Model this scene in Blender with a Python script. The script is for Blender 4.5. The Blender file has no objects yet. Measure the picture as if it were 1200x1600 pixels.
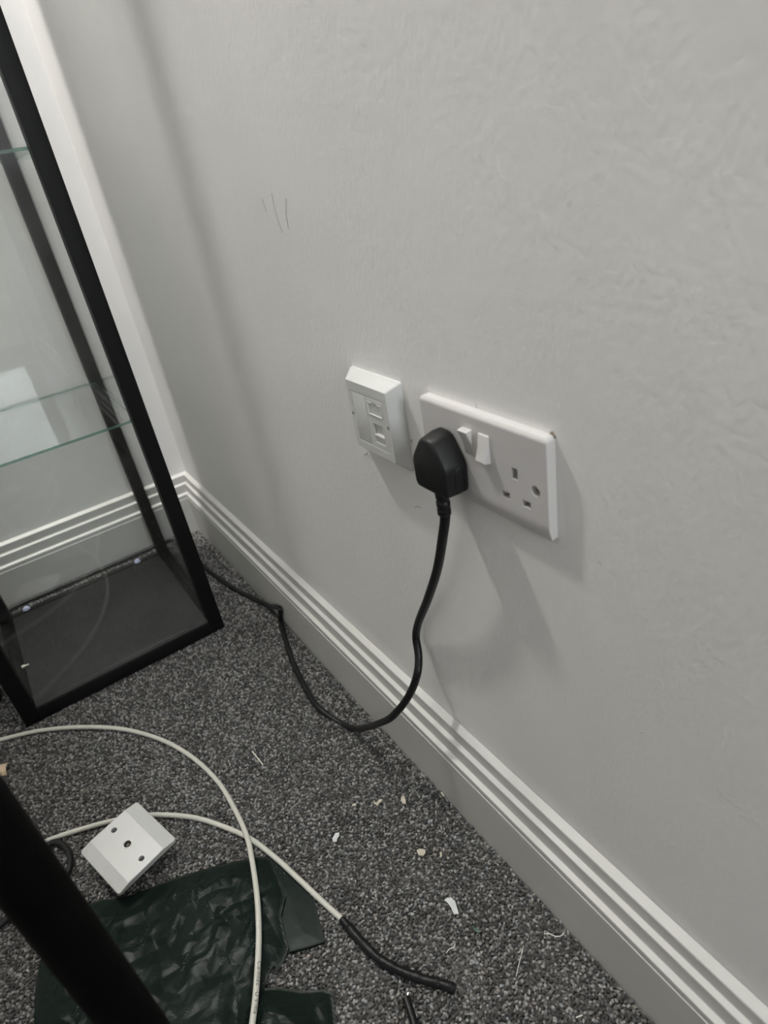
import bpy, bmesh, math, random
import numpy as np
from mathutils import Vector, Matrix, noise as mnoise

PI = math.pi
S = bpy.context.scene
COL = S.collection
rng = random.Random(7)

# ------------------------------------------------------------------ camera
CP, CR, CU, CF, CFOC = ((1.49164,-0.30426,0.77096),(0.55114,0.81967,-0.15613),(-0.34368,0.39350,0.85267),(-0.76035,0.41629,-0.49858),1027.5157)
cam = bpy.data.cameras.new('camera')
cam_o = bpy.data.objects.new('camera', cam)
COL.objects.link(cam_o)
cam_o.matrix_world = Matrix(((CR[0], CU[0], -CF[0], CP[0]), (CR[1], CU[1], -CF[1], CP[1]),
                             (CR[2], CU[2], -CF[2], CP[2]), (0, 0, 0, 1)))
cam.sensor_fit = 'VERTICAL'
cam.sensor_height = 24
cam.sensor_width = 18
cam.lens = CFOC / 1600 * 24
cam.clip_start = 0.02
cam.dof.use_dof = True
cam.dof.focus_distance = 0.78
cam.dof.aperture_fstop = 4.2
S.camera = cam_o

# ------------------------------------------------------------------ world, exposure, room size
ROOM_X, ROOM_Y, ROOM_Z = 3.3, -2.9, 2.4
FLOOR_Z = -0.004
w = bpy.data.worlds.new('daylight')
S.world = w
w.use_nodes = True
w.node_tree.nodes['Background'].inputs[0].default_value = (0.80, 0.88, 1.0, 1)
w.node_tree.nodes['Background'].inputs[1].default_value = 1.0
S.view_settings.view_transform = 'Standard'
S.view_settings.look = 'None'
S.view_settings.gamma = 1
S.view_settings.use_curve_mapping = False
S.view_settings.exposure = 0.0
S.cycles.transparent_max_bounces = 40
S.cycles.max_bounces = 14
S.cycles.diffuse_bounces = 8
S.cycles.glossy_bounces = 6

def area(name, loc, direction, sx, sy, power, color=(1, 1, 1), shape='RECTANGLE'):
    L = bpy.data.lights.new(name, 'AREA')
    L.shape = shape
    L.size = sx
    if shape == 'RECTANGLE':
        L.size_y = sy
    L.energy = power
    L.color = color
    o = bpy.data.objects.new(name, L)
    COL.objects.link(o)
    o.location = loc
    o.rotation_euler = Vector(direction).to_track_quat('-Z', 'Y').to_euler()
    return o

# daylight entering by the window in the far end wall (behind the camera)
WIN = (-0.50, -0.03, 0.85, 2.10)          # y0, y1, z0, z1
area('window_daylight', (ROOM_X + 0.12, (WIN[0] + WIN[1]) / 2, (WIN[2] + WIN[3]) / 2), (-1, 0, 0),
     WIN[1] - WIN[0], WIN[3] - WIN[2], 38, (0.93, 0.97, 1.0))
# ceiling downlights (x, y, watts)
DOWN = [(0.05, -0.42, 42.0), (0.80, -0.10, 9.0)]

# ------------------------------------------------------------------ materials
def nodes(name):
    m = bpy.data.materials.new(name)
    m.use_nodes = True
    nt = m.node_tree
    return m, nt, nt.nodes['Principled BSDF']

def mat(name, col, rough=0.5, metal=0.0, vary=0.0, vscale=30, bump=0.0, bscale=200, spec=0.5, coat=0.0):
    m, nt, b = nodes(name)
    b.inputs['Base Color'].default_value = (*col, 1)
    b.inputs['Roughness'].default_value = rough
    b.inputs['Metallic'].default_value = metal
    b.inputs['Specular IOR Level'].default_value = spec
    b.inputs['Coat Weight'].default_value = coat
    tc = nt.nodes.new('ShaderNodeTexCoord')
    if vary:
        n = nt.nodes.new('ShaderNodeTexNoise')
        n.inputs['Scale'].default_value = vscale
        n.inputs['Detail'].default_value = 4
        nt.links.new(tc.outputs['Object'], n.inputs['Vector'])
        r = nt.nodes.new('ShaderNodeMapRange')
        r.inputs['From Min'].default_value = 0.3
        r.inputs['From Max'].default_value = 0.7
        r.inputs['To Min'].default_value = 1 - vary
        r.inputs['To Max'].default_value = 1 + vary
        nt.links.new(n.outputs['Fac'], r.inputs['Value'])
        mx = nt.nodes.new('ShaderNodeMix')
        mx.data_type = 'RGBA'
        mx.blend_type = 'MULTIPLY'
        mx.inputs[0].default_value = 1
        mx.inputs[6].default_value = (*col, 1)
        nt.links.new(r.outputs[0], mx.inputs[7])
        nt.links.new(mx.outputs[2], b.inputs['Base Color'])
    if bump:
        n2 = nt.nodes.new('ShaderNodeTexNoise')
        n2.inputs['Scale'].default_value = bscale
        n2.inputs['Detail'].default_value = 3
        nt.links.new(tc.outputs['Object'], n2.inputs['Vector'])
        bp = nt.nodes.new('ShaderNodeBump')
        bp.inputs['Strength'].default_value = bump
        bp.inputs['Distance'].default_value = 0.001
        nt.links.new(n2.outputs['Fac'], bp.inputs['Height'])
        nt.links.new(bp.outputs[0], b.inputs['Normal'])
    return m

def wall_material(name, col):
    m, nt, b = nodes(name)
    L = nt.links.new
    tc = nt.nodes.new('ShaderNodeTexCoord')
    b.inputs['Roughness'].default_value = 0.55
    b.inputs['Specular IOR Level'].default_value = 0.35
    big = nt.nodes.new('ShaderNodeTexNoise')
    big.inputs['Scale'].default_value = 3.2
    big.inputs['Detail'].default_value = 5
    L(tc.outputs['Object'], big.inputs['Vector'])
    r = nt.nodes.new('ShaderNodeMapRange')
    r.inputs['From Min'].default_value = 0.3
    r.inputs['From Max'].default_value = 0.7
    r.inputs['To Min'].default_value = 0.95
    r.inputs['To Max'].default_value = 1.03
    L(big.outputs['Fac'], r.inputs['Value'])
    mx = nt.nodes.new('ShaderNodeMix')
    mx.data_type = 'RGBA'
    mx.blend_type = 'MULTIPLY'
    mx.inputs[0].default_value = 1
    mx.inputs[6].default_value = (*col, 1)
    L(r.outputs[0], mx.inputs[7])
    L(mx.outputs[2], b.inputs['Base Color'])
    # roller stipple: fine grain over slightly stretched soft pimples
    mp = nt.nodes.new('ShaderNodeMapping')
    mp.inputs['Scale'].default_value = (1, 1, 0.6)
    L(tc.outputs['Object'], mp.inputs['Vector'])
    n1 = nt.nodes.new('ShaderNodeTexNoise')
    n1.inputs['Scale'].default_value = 260
    n1.inputs['Detail'].default_value = 2
    n1.inputs['Distortion'].default_value = 0.2
    L(mp.outputs[0], n1.inputs['Vector'])
    n2 = nt.nodes.new('ShaderNodeTexNoise')
    n2.inputs['Scale'].default_value = 60
    n2.inputs['Detail'].default_value = 3
    L(mp.outputs[0], n2.inputs['Vector'])
    ad = nt.nodes.new('ShaderNodeMath')
    ad.operation = 'MULTIPLY_ADD'
    ad.inputs[1].default_value = 0.8
    L(n2.outputs['Fac'], ad.inputs[0])
    L(n1.outputs['Fac'], ad.inputs[2])
    bp = nt.nodes.new('ShaderNodeBump')
    bp.inputs['Strength'].default_value = 0.32
    bp.inputs['Distance'].default_value = 0.0012
    L(ad.outputs[0], bp.inputs['Height'])
    L(bp.outputs[0], b.inputs['Normal'])
    return m

def glass_material(name, tint, dust=0.0):
    """Flat pane: light goes straight through, a Fresnel share is mirrored, a few dust specks."""
    m, nt, b = nodes(name)
    nt.nodes.remove(b)
    L = nt.links.new
    out = nt.nodes['Material Output']
    tr = nt.nodes.new('ShaderNodeBsdfTransparent')
    tr.inputs[0].default_value = (*tint, 1)
    gl = nt.nodes.new('ShaderNodeBsdfGlossy')
    gl.inputs['Roughness'].default_value = 0.0
    fr = nt.nodes.new('ShaderNodeFresnel')
    fr.inputs['IOR'].default_value = 1.5
    geo = nt.nodes.new('ShaderNodeNewGeometry')
    ior = nt.nodes.new('ShaderNodeMix')        # same reflectance from either side of a face
    ior.inputs[2].default_value = 1.5
    ior.inputs[3].default_value = 1 / 1.5
    L(geo.outputs['Backfacing'], ior.inputs[0])
    L(ior.outputs[0], fr.inputs['IOR'])
    mx = nt.nodes.new('ShaderNodeMixShader')
    L(fr.outputs[0], mx.inputs[0])
    L(tr.outputs[0], mx.inputs[1])
    L(gl.outputs[0], mx.inputs[2])
    last = mx
    if dust:
        tc = nt.nodes.new('ShaderNodeTexCoord')
        vo = nt.nodes.new('ShaderNodeTexVoronoi')
        vo.inputs['Scale'].default_value = 55
        L(tc.outputs['Object'], vo.inputs['Vector'])
        sp = nt.nodes.new('ShaderNodeSeparateColor')
        L(vo.outputs['Color'], sp.inputs[0])
        rad = nt.nodes.new('ShaderNodeMapRange')
        rad.inputs['From Min'].default_value = 0.55
        rad.inputs['From Max'].default_value = 1.0
        rad.inputs['To Min'].default_value = 0.0
        rad.inputs['To Max'].default_value = 0.09
        L(sp.outputs[0], rad.inputs['Value'])
        lt = nt.nodes.new('ShaderNodeMath')
        lt.operation = 'LESS_THAN'
        L(vo.outputs['Distance'], lt.inputs[0])
        L(rad.outputs[0], lt.inputs[1])
        sm = nt.nodes.new('ShaderNodeTexNoise')
        sm.inputs['Scale'].default_value = 14
        sm.inputs['Detail'].default_value = 6
        L(tc.outputs['Object'], sm.inputs['Vector'])
        smr = nt.nodes.new('ShaderNodeMapRange')
        smr.inputs['From Min'].default_value = 0.45
        smr.inputs['From Max'].default_value = 0.8
        smr.inputs['To Max'].default_value = dust * 0.10
        L(sm.outputs['Fac'], smr.inputs['Value'])
        mxf = nt.nodes.new('ShaderNodeMath')
        mxf.operation = 'MULTIPLY_ADD'
        mxf.inputs[1].default_value = dust
        L(lt.outputs[0], mxf.inputs[0])
        L(smr.outputs[0], mxf.inputs[2])
        df = nt.nodes.new('ShaderNodeBsdfDiffuse')
        df.inputs[0].default_value = (0.6, 0.6, 0.58, 1)
        m2 = nt.nodes.new('ShaderNodeMixShader')
        L(mxf.outputs[0], m2.inputs[0])
        L(mx.outputs[0], m2.inputs[1])
        L(df.outputs[0], m2.inputs[2])
        last = m2
    L(last.outputs[0], out.inputs[0])
    return m

def edge_material(name, col):
    """Polished edge of a glass shelf: green, half see-through."""
    m, nt, b = nodes(name)
    b.inputs['Base Color'].default_value = (*col, 1)
    b.inputs['Roughness'].default_value = 0.15
    tr = nt.nodes.new('ShaderNodeBsdfTransparent')
    tr.inputs[0].default_value = (0.55, 0.75, 0.68, 1)
    mx = nt.nodes.new('ShaderNodeMixShader')
    n = nt.nodes.new('ShaderNodeTexNoise')
    n.inputs['Scale'].default_value = 40
    r = nt.nodes.new('ShaderNodeMapRange')
    r.inputs['To Min'].default_value = 0.35
    r.inputs['To Max'].default_value = 0.65
    nt.links.new(n.outputs['Fac'], r.inputs['Value'])
    nt.links.new(r.outputs[0], mx.inputs[0])
    nt.links.new(b.outputs[0], mx.inputs[1])
    nt.links.new(tr.outputs[0], mx.inputs[2])
    nt.links.new(mx.outputs[0], nt.nodes['Material Output'].inputs[0])
    return m

def attr_material(name, rough):
    m, nt, b = nodes(name)
    a = nt.nodes.new('ShaderNodeAttribute')
    a.attribute_name = 'tuft'
    nt.links.new(a.outputs['Color'], b.inputs['Base Color'])
    b.inputs['Roughness'].default_value = rough
    b.inputs['Specular IOR Level'].default_value = 0.15
    b.inputs['Sheen Weight'].default_value = 0.15
    return m

M = {
    'wall': wall_material('wall_paint', (0.79, 0.78, 0.765)),
    'ceiling': mat('ceiling_paint', (0.8, 0.8, 0.79), 0.7, vary=0.02, vscale=4),
    'trim': mat('satin_trim_paint', (0.56, 0.555, 0.53), 0.38, vary=0.02, vscale=15, bump=0.08, bscale=180),
    'carpet_base': mat('carpet_backing', (0.11, 0.105, 0.10), 0.95, vary=0.5, vscale=300),
    'tuft': attr_material('carpet_tufts', 0.95),
    'black_frame': mat('black_powder_coat', (0.0045, 0.0045, 0.005), 0.55, vary=0.1, vscale=80, bump=0.05, bscale=900, spec=0.2),
    'base_board': mat('dark_grey_board', (0.022, 0.022, 0.0215), 0.6, vary=0.14, vscale=18, bump=0.05, bscale=700),
    'glass': glass_material('pane_glass', (0.990, 0.995, 0.992), 0.0),
    'glass_dusty': glass_material('dusty_pane_glass', (0.990, 0.995, 0.992), 0.22),
    'shelf_glass': glass_material('shelf_glass', (0.983, 0.992, 0.988), 0.15),
    'glass_edge': edge_material('green_glass_edge', (0.10, 0.22, 0.18)),
    'plastic': mat('white_moulded_plastic', (0.58, 0.565, 0.56), 0.32, vary=0.012, vscale=40),
    'gloss_plastic': mat('gloss_white_plastic', (0.62, 0.625, 0.61), 0.14, vary=0.012, vscale=40),
    'tv_plastic': mat('satin_white_plastic', (0.46, 0.46, 0.45), 0.38, vary=0.02, vscale=30),
    'slot_dark': mat('dark_slot_shutter', (0.05, 0.04, 0.03), 0.5, vary=0.3, vscale=900),
    'shutter': mat('brown_grey_shutter', (0.16, 0.14, 0.12), 0.5, vary=0.2, vscale=500),
    'steel': mat('screw_steel', (0.55, 0.54, 0.5), 0.3, 1.0, vary=0.1, vscale=300),
    'dull_metal': mat('dull_nickel', (0.32, 0.31, 0.28), 0.45, 0.6, vary=0.1, vscale=300),
    'brass': mat('brass_pin', (0.5, 0.42, 0.22), 0.3, 1.0, vary=0.1, vscale=300),
    'rubber': mat('black_rubber', (0.009, 0.009, 0.0095), 0.45, vary=0.2, vscale=120, bump=0.06, bscale=600, spec=0.3),
    'black_flex': mat('black_pvc_flex', (0.007, 0.007, 0.0075), 0.42, vary=0.1, vscale=100, spec=0.3),
    'braid': mat('black_foil_wrap', (0.005, 0.005, 0.006), 0.4, vary=0.3, vscale=300, bump=0.6, bscale=300, spec=0.3),
    'coax': mat('cream_pvc_jacket', (0.52, 0.51, 0.455), 0.45, vary=0.04, vscale=90),
    'print': mat('grey_print_ink', (0.05, 0.048, 0.045), 0.6, vary=0.2, vscale=900),
    'bag': mat('dark_green_film', (0.0065, 0.0120, 0.0097), 0.33, vary=0.12, vscale=25, spec=0.10),
    'pole': mat('black_tube_paint', (0.003, 0.003, 0.003), 0.6, vary=0.1, vscale=60, spec=0.05),
    'chip_white': mat('white_plastic_chip', (0.50, 0.515, 0.52), 0.35, vary=0.03, vscale=200),
    'chip_cream': mat('cream_plaster_flake', (0.46, 0.42, 0.34), 0.8, vary=0.15, vscale=400),
    'wood': mat('pale_stick', (0.60, 0.57, 0.50), 0.6, vary=0.1, vscale=300),
    'thread': mat('pale_thread', (0.62, 0.60, 0.55), 0.7, vary=0.1, vscale=300),
    'green_scrap': mat('green_scrap', (0.02, 0.06, 0.045), 0.4, vary=0.1, vscale=300),
    'card': mat('brown_card', (0.56, 0.43, 0.30), 0.8, vary=0.08, vscale=150),
    'card_inner': mat('dark_card_inside', (0.03, 0.03, 0.028), 0.8, vary=0.08, vscale=150),
    'pad': mat('bluish_clear_pad', (0.50, 0.53, 0.72), 0.2, vary=0.05, vscale=300),
    'scuff': mat('pencil_scuff', (0.36, 0.35, 0.34), 0.8, vary=0.2, vscale=400),
    'chipmark': mat('brown_paint_chip', (0.20, 0.16, 0.11), 0.9, vary=0.4, vscale=600),
    'caulk': mat('old_caulk_line', (0.50, 0.47, 0.39), 0.8, vary=0.3, vscale=120),
    'window_pvc': mat('white_window_pvc', (0.8, 0.8, 0.8), 0.3, vary=0.02, vscale=20),
}

# ------------------------------------------------------------------ helpers
class MB:
    """Collects vertices and faces, then links them as one mesh object."""
    def __init__(s):
        s.v, s.f, s.mi = [], [], []
    def add(s, verts, faces, mi=0):
        o = len(s.v)
        s.v += [tuple(p) for p in verts]
        s.f += [tuple(i + o for i in f) for f in faces]
        s.mi += [mi] * len(faces)
        return s
    def box(s, x0, x1, y0, y1, z0, z1, mi=0):
        v = [(x, y, z) for z in (z0, z1) for y in (y0, y1) for x in (x0, x1)]
        return s.add(v, [(0, 2, 3, 1), (4, 5, 7, 6), (0, 1, 5, 4), (2, 6, 7, 3), (0, 4, 6, 2), (1, 3, 7, 5)], mi)
    def loft(s, loops, cap0=True, cap1=True, mi=0):
        n = len(loops[0])
        v = [p for lp in loops for p in lp]
        f = []
        for k in range(len(loops) - 1):
            for i in range(n):
                j = (i + 1) % n
                f.append((k * n + i, k * n + j, (k + 1) * n + j, (k + 1) * n + i))
        if cap0:
            f.append(tuple(range(n - 1, -1, -1)))
        if cap1:
            f.append(tuple((len(loops) - 1) * n + i for i in range(n)))
        return s.add(v, f, mi)
    def build(s, name, material, parent=None, smooth=False, bevel=0.0, seg=2, sharp=40):
        me = bpy.data.meshes.new(name)
        me.from_pydata(s.v, [], s.f)
        for k in (material if isinstance(material, (list, tuple)) else [material]):
            me.materials.append(M[k])
        if any(s.mi):
            me.polygons.foreach_set('material_index', s.mi)
        bm = bmesh.new()
        bm.from_mesh(me)
        bmesh.ops.recalc_face_normals(bm, faces=bm.faces)
        if bevel:
            es = [e for e in bm.edges if e.is_manifold and e.calc_face_angle(0) > math.radians(25)]
            bmesh.ops.bevel(bm, geom=es, offset=bevel, segments=seg, profile=0.6, affect='EDGES', clamp_overlap=True)
        if smooth or bevel:
            for f in bm.faces:
                f.smooth = True
            for e in bm.edges:
                if e.is_manifold and e.calc_face_angle(0) > math.radians(sharp):
                    e.smooth = False
        bm.to_mesh(me)
        bm.free()
        o = bpy.data.objects.new(name, me)
        COL.objects.link(o)
        if parent:
            o.parent = parent
            o.matrix_parent_inverse = parent.matrix_basis.inverted()
        return o

def tag(o, label=None, cat=None, group=None, kind=None):
    for k, v in (('label', label), ('category', cat), ('group', group), ('kind', kind)):
        if v:
            o[k] = v
    return o

def thing(name, label, cat, loc=(0, 0, 0), group=None):
    o = bpy.data.objects.new(name, None)
    o.empty_display_size = 0.02
    COL.objects.link(o)
    o.location = loc
    return tag(o, label, cat, group)

def spline(pts, n=10):
    """Catmull-Rom through the points."""
    P = [Vector(p) for p in pts]
    P = [P[0] * 2 - P[1]] + P + [P[-1] * 2 - P[-2]]
    out = []
    for i in range(1, len(P) - 2):
        a, b, c, d = P[i - 1:i + 3]
        for k in range(n):
            t = k / n
            out.append(0.5 * ((2 * b) + (c - a) * t + (2 * a - 5 * b + 4 * c - d) * t * t + (3 * b - a - 3 * c + d) * t ** 3))
    out.append(P[-2])
    return out

def frames(path):
    T = []
    for i in range(len(path)):
        a, b = path[max(i - 1, 0)], path[min(i + 1, len(path) - 1)]
        T.append((b - a).normalized())
    up = Vector((0, 0, 1))
    F = []
    for t in T:
        s = t.cross(up)
        if s.length < 0.05:
            s = Vector((1, 0, 0)) if not F else F[-1][0]
        s.normalize()
        if F and s.dot(F[-1][0]) < -0.3:
            s = -s
        F.append((s, s.cross(t).normalized()))
    return T, F

def tube(mb, path, rad, seg=10, mi=0):
    T, F = frames(path)
    loops = []
    for i, p in enumerate(path):
        r = rad(i / (len(path) - 1)) if callable(rad) else rad
        s, u = F[i]
        loops.append([p + (s * math.cos(2 * PI * k / seg) + u * math.sin(2 * PI * k / seg)) * r for k in range(seg)])
    mb.loft(loops, mi=mi)
    return mb

def cyl(mb, c, axis, r, h, seg=20, mi=0, r1=None):
    a = Vector(axis).normalized()
    s = a.orthogonal().normalized()
    u = a.cross(s)
    c = Vector(c)
    r1 = r if r1 is None else r1
    mb.loft([[c + a * hh + (s * math.cos(2 * PI * k / seg) + u * math.sin(2 * PI * k / seg)) * rr for k in range(seg)]
             for hh, rr in ((0, r), (h, r1))], mi=mi)
    return mb

def boolean(o, cutters, op='DIFFERENCE'):
    """Cut holes: the result replaces the object's mesh, the cutters go."""
    for c in cutters:
        md = o.modifiers.new('cut', 'BOOLEAN')
        md.operation = op
        md.solver = 'EXACT'
        md.object = c
    bpy.context.view_layer.update()
    dg = bpy.context.evaluated_depsgraph_get()
    me = bpy.data.meshes.new_from_object(o.evaluated_get(dg))
    o.modifiers.clear()
    old = o.data
    me.name = old.name
    bm = bmesh.new()
    bm.from_mesh(me)
    for f in bm.faces:
        f.smooth = len(f.verts) <= 4
    for e in bm.edges:
        e.smooth = not (e.is_manifold and e.calc_face_angle(0) > math.radians(30))
    bm.to_mesh(me)
    bm.free()
    if 'custom_normal' in me.attributes:
        me.attributes.remove(me.attributes['custom_normal'])
    o.data = me
    for c in cutters:
        bpy.data.objects.remove(c)
    return o

def rrect(x0, x1, z0, z1, r, n=5):
    pts = []
    for cx, cz, a0 in ((x1 - r, z1 - r, 0), (x0 + r, z1 - r, PI / 2), (x0 + r, z0 + r, PI), (x1 - r, z0 + r, 1.5 * PI)):
        for k in range(n + 1):
            a = a0 + PI / 2 * k / n
            pts.append((cx + r * math.cos(a), cz + r * math.sin(a)))
    return pts

# ------------------------------------------------------------------ the setting
tag(MB().box(-0.15, ROOM_X + 0.15, ROOM_Y - 0.15, 0.15, -0.12, FLOOR_Z).build('floor', 'carpet_base'), kind='structure')
tag(MB().box(-0.15, ROOM_X + 0.15, ROOM_Y - 0.15, 0.15, ROOM_Z, ROOM_Z + 0.1).build('ceiling', 'ceiling'), kind='structure')
wall_r = tag(MB().box(-0.15, ROOM_X + 0.15, 0, 0.15, -0.12, ROOM_Z).build('wall_right', 'wall'), kind='structure')
tag(MB().box(-0.15, 0, ROOM_Y - 0.15, 0, -0.12, ROOM_Z).build('wall_back', 'wall'), kind='structure')
tag(MB().box(0, ROOM_X, ROOM_Y - 0.15, ROOM_Y, -0.12, ROOM_Z).build('wall_left', 'wall'), kind='structure')
mb = MB()
mb.box(ROOM_X, ROOM_X + 0.15, ROOM_Y, WIN[0], -0.12, ROOM_Z)
mb.box(ROOM_X, ROOM_X + 0.15, WIN[1], 0, -0.12, ROOM_Z)
mb.box(ROOM_X, ROOM_X + 0.15, WIN[0], WIN[1], -0.12, WIN[2])
mb.box(ROOM_X, ROOM_X + 0.15, WIN[0], WIN[1], WIN[3], ROOM_Z)
tag(mb.build('wall_front', 'wall'), kind='structure')
mb = MB()
ym = (WIN[0] + WIN[1]) / 2
for a, b, c, d in ((WIN[0], WIN[0] + 0.05, WIN[2], WIN[3]), (WIN[1] - 0.05, WIN[1], WIN[2], WIN[3]), 
                   (WIN[0], WIN[1], WIN[2], WIN[2] + 0.05), (WIN[0], WIN[1], WIN[3] - 0.05, WIN[3])):
    mb.box(ROOM_X + 0.03, ROOM_X + 0.08, a, b, c, d)
win = tag(mb.build('window_1', 'window_pvc'), kind='structure')
MB().box(ROOM_X + 0.052, ROOM_X + 0.058, WIN[0] + 0.05, WIN[1] - 0.05, WIN[2] + 0.05, WIN[3] - 0.05).build('pane', 'glass', win)

# skirting boards: stepped torus profile (distance from wall, height), mitred in the corner
PROF = [(0.0005, FLOOR_Z), (0.0215, FLOOR_Z), (0.0215, 0.0868), (0.0213, 0.0874), (0.0207, 0.0879), (0.0207, 0.0962), (0.0202, 0.0971),
        (0.0150, 0.0997), (0.0147, 0.1006), (0.0147, 0.1196), (0.0142, 0.1205), (0.0095, 0.1229), (0.0092, 0.1238), (0.0092, 0.1396), (0.0086, 0.1407), (0.0005, 0.1452)]
mb = MB()
mb.loft([[(0.0 + t, -t, z) for t, z in PROF], [(1.1, -t, z) for t, z in PROF], [(ROOM_X, -t, z) for t, z in PROF]])
tag(mb.build('baseboard_right', 'trim'), kind='structure')
mb = MB()
mb.loft([[(t, -t, z) for t, z in PROF], [(t, ROOM_Y, z) for t, z in PROF]])
tag(mb.build('baseboard_back', 'trim'), kind='structure')

# wear on the long wall: three pencil-like scuffs, paint chips, hairline nicks (thin marks lying on the paint)
def mark(pts, width, name, material, thick=0.00025):
    mb = MB()
    P = [Vector((p[0], 0, p[2])) for p in pts]
    for i in range(len(P) - 1):
        d = (P[i + 1] - P[i]).normalized()
        s = Vector((-d.z, 0, d.x)) * width / 2
        a, b = P[i], P[i + 1]
        mb.loft([[a + s + Vector((0, 0.0005, 0)), a - s + Vector((0, 0.0005, 0)), b - s + Vector((0, 0.0005, 0)), b + s + Vector((0, 0.0005, 0))],
                 [a + s * .6 - Vector((0, thick, 0)), a - s * .6 - Vector((0, thick, 0)), b - s * .6 - Vector((0, thick, 0)), b + s * .6 - Vector((0, thick, 0))]], cap0=False)
    return mb.build(name, material, wall_r)
mark([(0.7995,0.0000,0.7280),(0.8026,0.0000,0.7225),(0.8034,0.0000,0.7158)], 0.0012, 'scuff', 'scuff')
mark([(0.8260,0.0000,0.7333),(0.8262,0.0000,0.7205),(0.8274,-0.0000,0.7092),(0.8322,0.0000,0.6959)], 0.0014, 'scuff', 'scuff')
mark([(0.8563,0.0000,0.7276),(0.8488,0.0000,0.7133),(0.8475,0.0000,0.6998)], 0.0010, 'scuff', 'scuff')
mark([(1.1920,0.0000,0.5738),(1.1943,0.0000,0.5726),(1.1948,0.0000,0.5703)], 0.0042, 'paint_chip', 'chipmark', 0.0012)
mark([(1.1141,0.0000,0.5774),(1.1141,0.0000,0.5720)], 0.0006, 'crack', 'scuff')
mark([(0.9150,0.0000,0.4707),(0.9213,0.0000,0.4742),(0.9260,0.0000,0.4726)], 0.0012, 'paint_chip', 'scuff')
mark([(0.9221,0.0000,0.4768),(0.9222,0.0000,0.4730)], 0.0012, 'paint_chip', 'scuff')
mark([(1.0013,0.0000,0.4382),(1.0065,0.0000,0.4418),(1.0120,0.0000,0.4425)], 0.0008, 'crack', 'scuff')
mark([(1.0132,0.0000,0.5179),(1.0146,0.0000,0.5150)], 0.0016, 'paint_chip', 'chipmark')
mark([(1.2750,0.0000,0.3470),(1.2768,0.0000,0.3464)], 0.0012, 'paint_chip', 'scuff')
mark([(1.2341,0.0000,0.4853),(1.2363,0.0000,0.4848)], 0.0010, 'paint_chip', 'scuff')

# ------------------------------------------------------------------ carpet pile (real tufts where the photo sees them)
def carpet():
    nr = np.random.default_rng(3)
    sp = 0.0034
    xs = np.arange(0.0215, 1.62, sp)
    ys = np.arange(-0.80, -0.0212, sp)
    gx, gy = np.meshgrid(xs, ys)
    gx = gx.ravel() + nr.uniform(-.42, .42, gx.size) * sp
    gy = gy.ravel() + nr.uniform(-.42, .42, gy.size) * sp
    keep = (gx > 0.0225) & (gy < -0.0226)
    keep &= ~((gx > 0.11) & (gx < 0.415) & (gy < -0.14) & (gy > -0.455))
    gx, gy = gx[keep], gy[keep]
    n = gx.size
    k = 5
    ang = np.arange(k) * 2 * PI / k
    rot = nr.uniform(0, 2 * PI, n)
    r = sp * nr.uniform(0.42, 0.70, n)
    el = nr.uniform(0.65, 1.5, n)
    h = nr.uniform(-0.0016, 0.0012, n) + 0.0005 * np.sin(gx * 47 + 3 * np.sin(gy * 23)) + 0.0004 * np.sin(gy * 61 + gx * 17)
    lx = nr.normal(0, 0.0009, n) + 0.0004
    ly = nr.normal(0, 0.0009, n) - 0.0004
    V = np.empty((n, 2 * k + 1, 3))
    for i in range(k):
        a = ang[i]
        px, py = r * np.cos(a) * el, r * np.sin(a) / el
        cx, cy = px * np.cos(rot) - py * np.sin(rot), px * np.sin(rot) + py * np.cos(rot)
        V[:, i] = np.stack([gx + cx * .9, gy + cy * .9, np.full(n, FLOOR_Z - 0.0003)], 1)
        V[:, k + i] = np.stack([gx + cx * .95 + lx * .6, gy + cy * .95 + ly * .6, h - 0.0010], 1)
    V[:, 2 * k] = np.stack([gx + lx, gy + ly, h + 0.0004], 1)
    base = np.array([[i, (i + 1) % k, k + (i + 1) % k, k + i] for i in range(k)])
    top = np.array([[k + i, k + (i + 1) % k, 2 * k] for i in range(k)])
    off = (np.arange(n) * (2 * k + 1))[:, None]
    quads = (base.ravel()[None] + off).reshape(n, k, 4)
    tris = (top.ravel()[None] + off).reshape(n, k, 3)
    loops = np.concatenate([quads.reshape(n, -1), tris.reshape(n, -1)], 1).ravel()
    sizes = np.tile(np.array([4] * k + [3] * k), n)
    starts = np.concatenate([[0], np.cumsum(sizes)[:-1]])
    me = bpy.data.meshes.new('carpet_pile')
    me.vertices.add(n * (2 * k + 1))
    me.vertices.foreach_set('co', V.ravel())
    me.loops.add(loops.size)
    me.loops.foreach_set('vertex_index', loops.astype(np.int32))
    me.polygons.add(sizes.size)
    me.polygons.foreach_set('loop_start', starts.astype(np.int32))
    me.polygons.foreach_set('loop_total', sizes.astype(np.int32))
    me.update(calc_edges=True)
    me.polygons.foreach_set('use_smooth', np.ones(sizes.size, bool))
    u = nr.random(n)
    val = TUFT_LO + (TUFT_HI - TUFT_LO) * u ** 2.2
    warm = nr.normal(0, 0.03, n)
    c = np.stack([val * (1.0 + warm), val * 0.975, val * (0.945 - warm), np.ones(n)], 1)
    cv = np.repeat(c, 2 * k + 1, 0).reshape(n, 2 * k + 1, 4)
    cv[:, :k, :3] *= 0.6                         # lower ring of each tuft is coloured darker
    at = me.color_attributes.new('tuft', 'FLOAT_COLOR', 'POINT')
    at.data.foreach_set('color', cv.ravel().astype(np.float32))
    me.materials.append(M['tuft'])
    o = bpy.data.objects.new('carpet_pile', me)
    COL.objects.link(o)
    tag(o, 'speckled mid grey twist pile carpet covering the floor', 'carpet', kind='stuff')
TUFT_LO, TUFT_HI = 0.052, 0.34
carpet()

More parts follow.
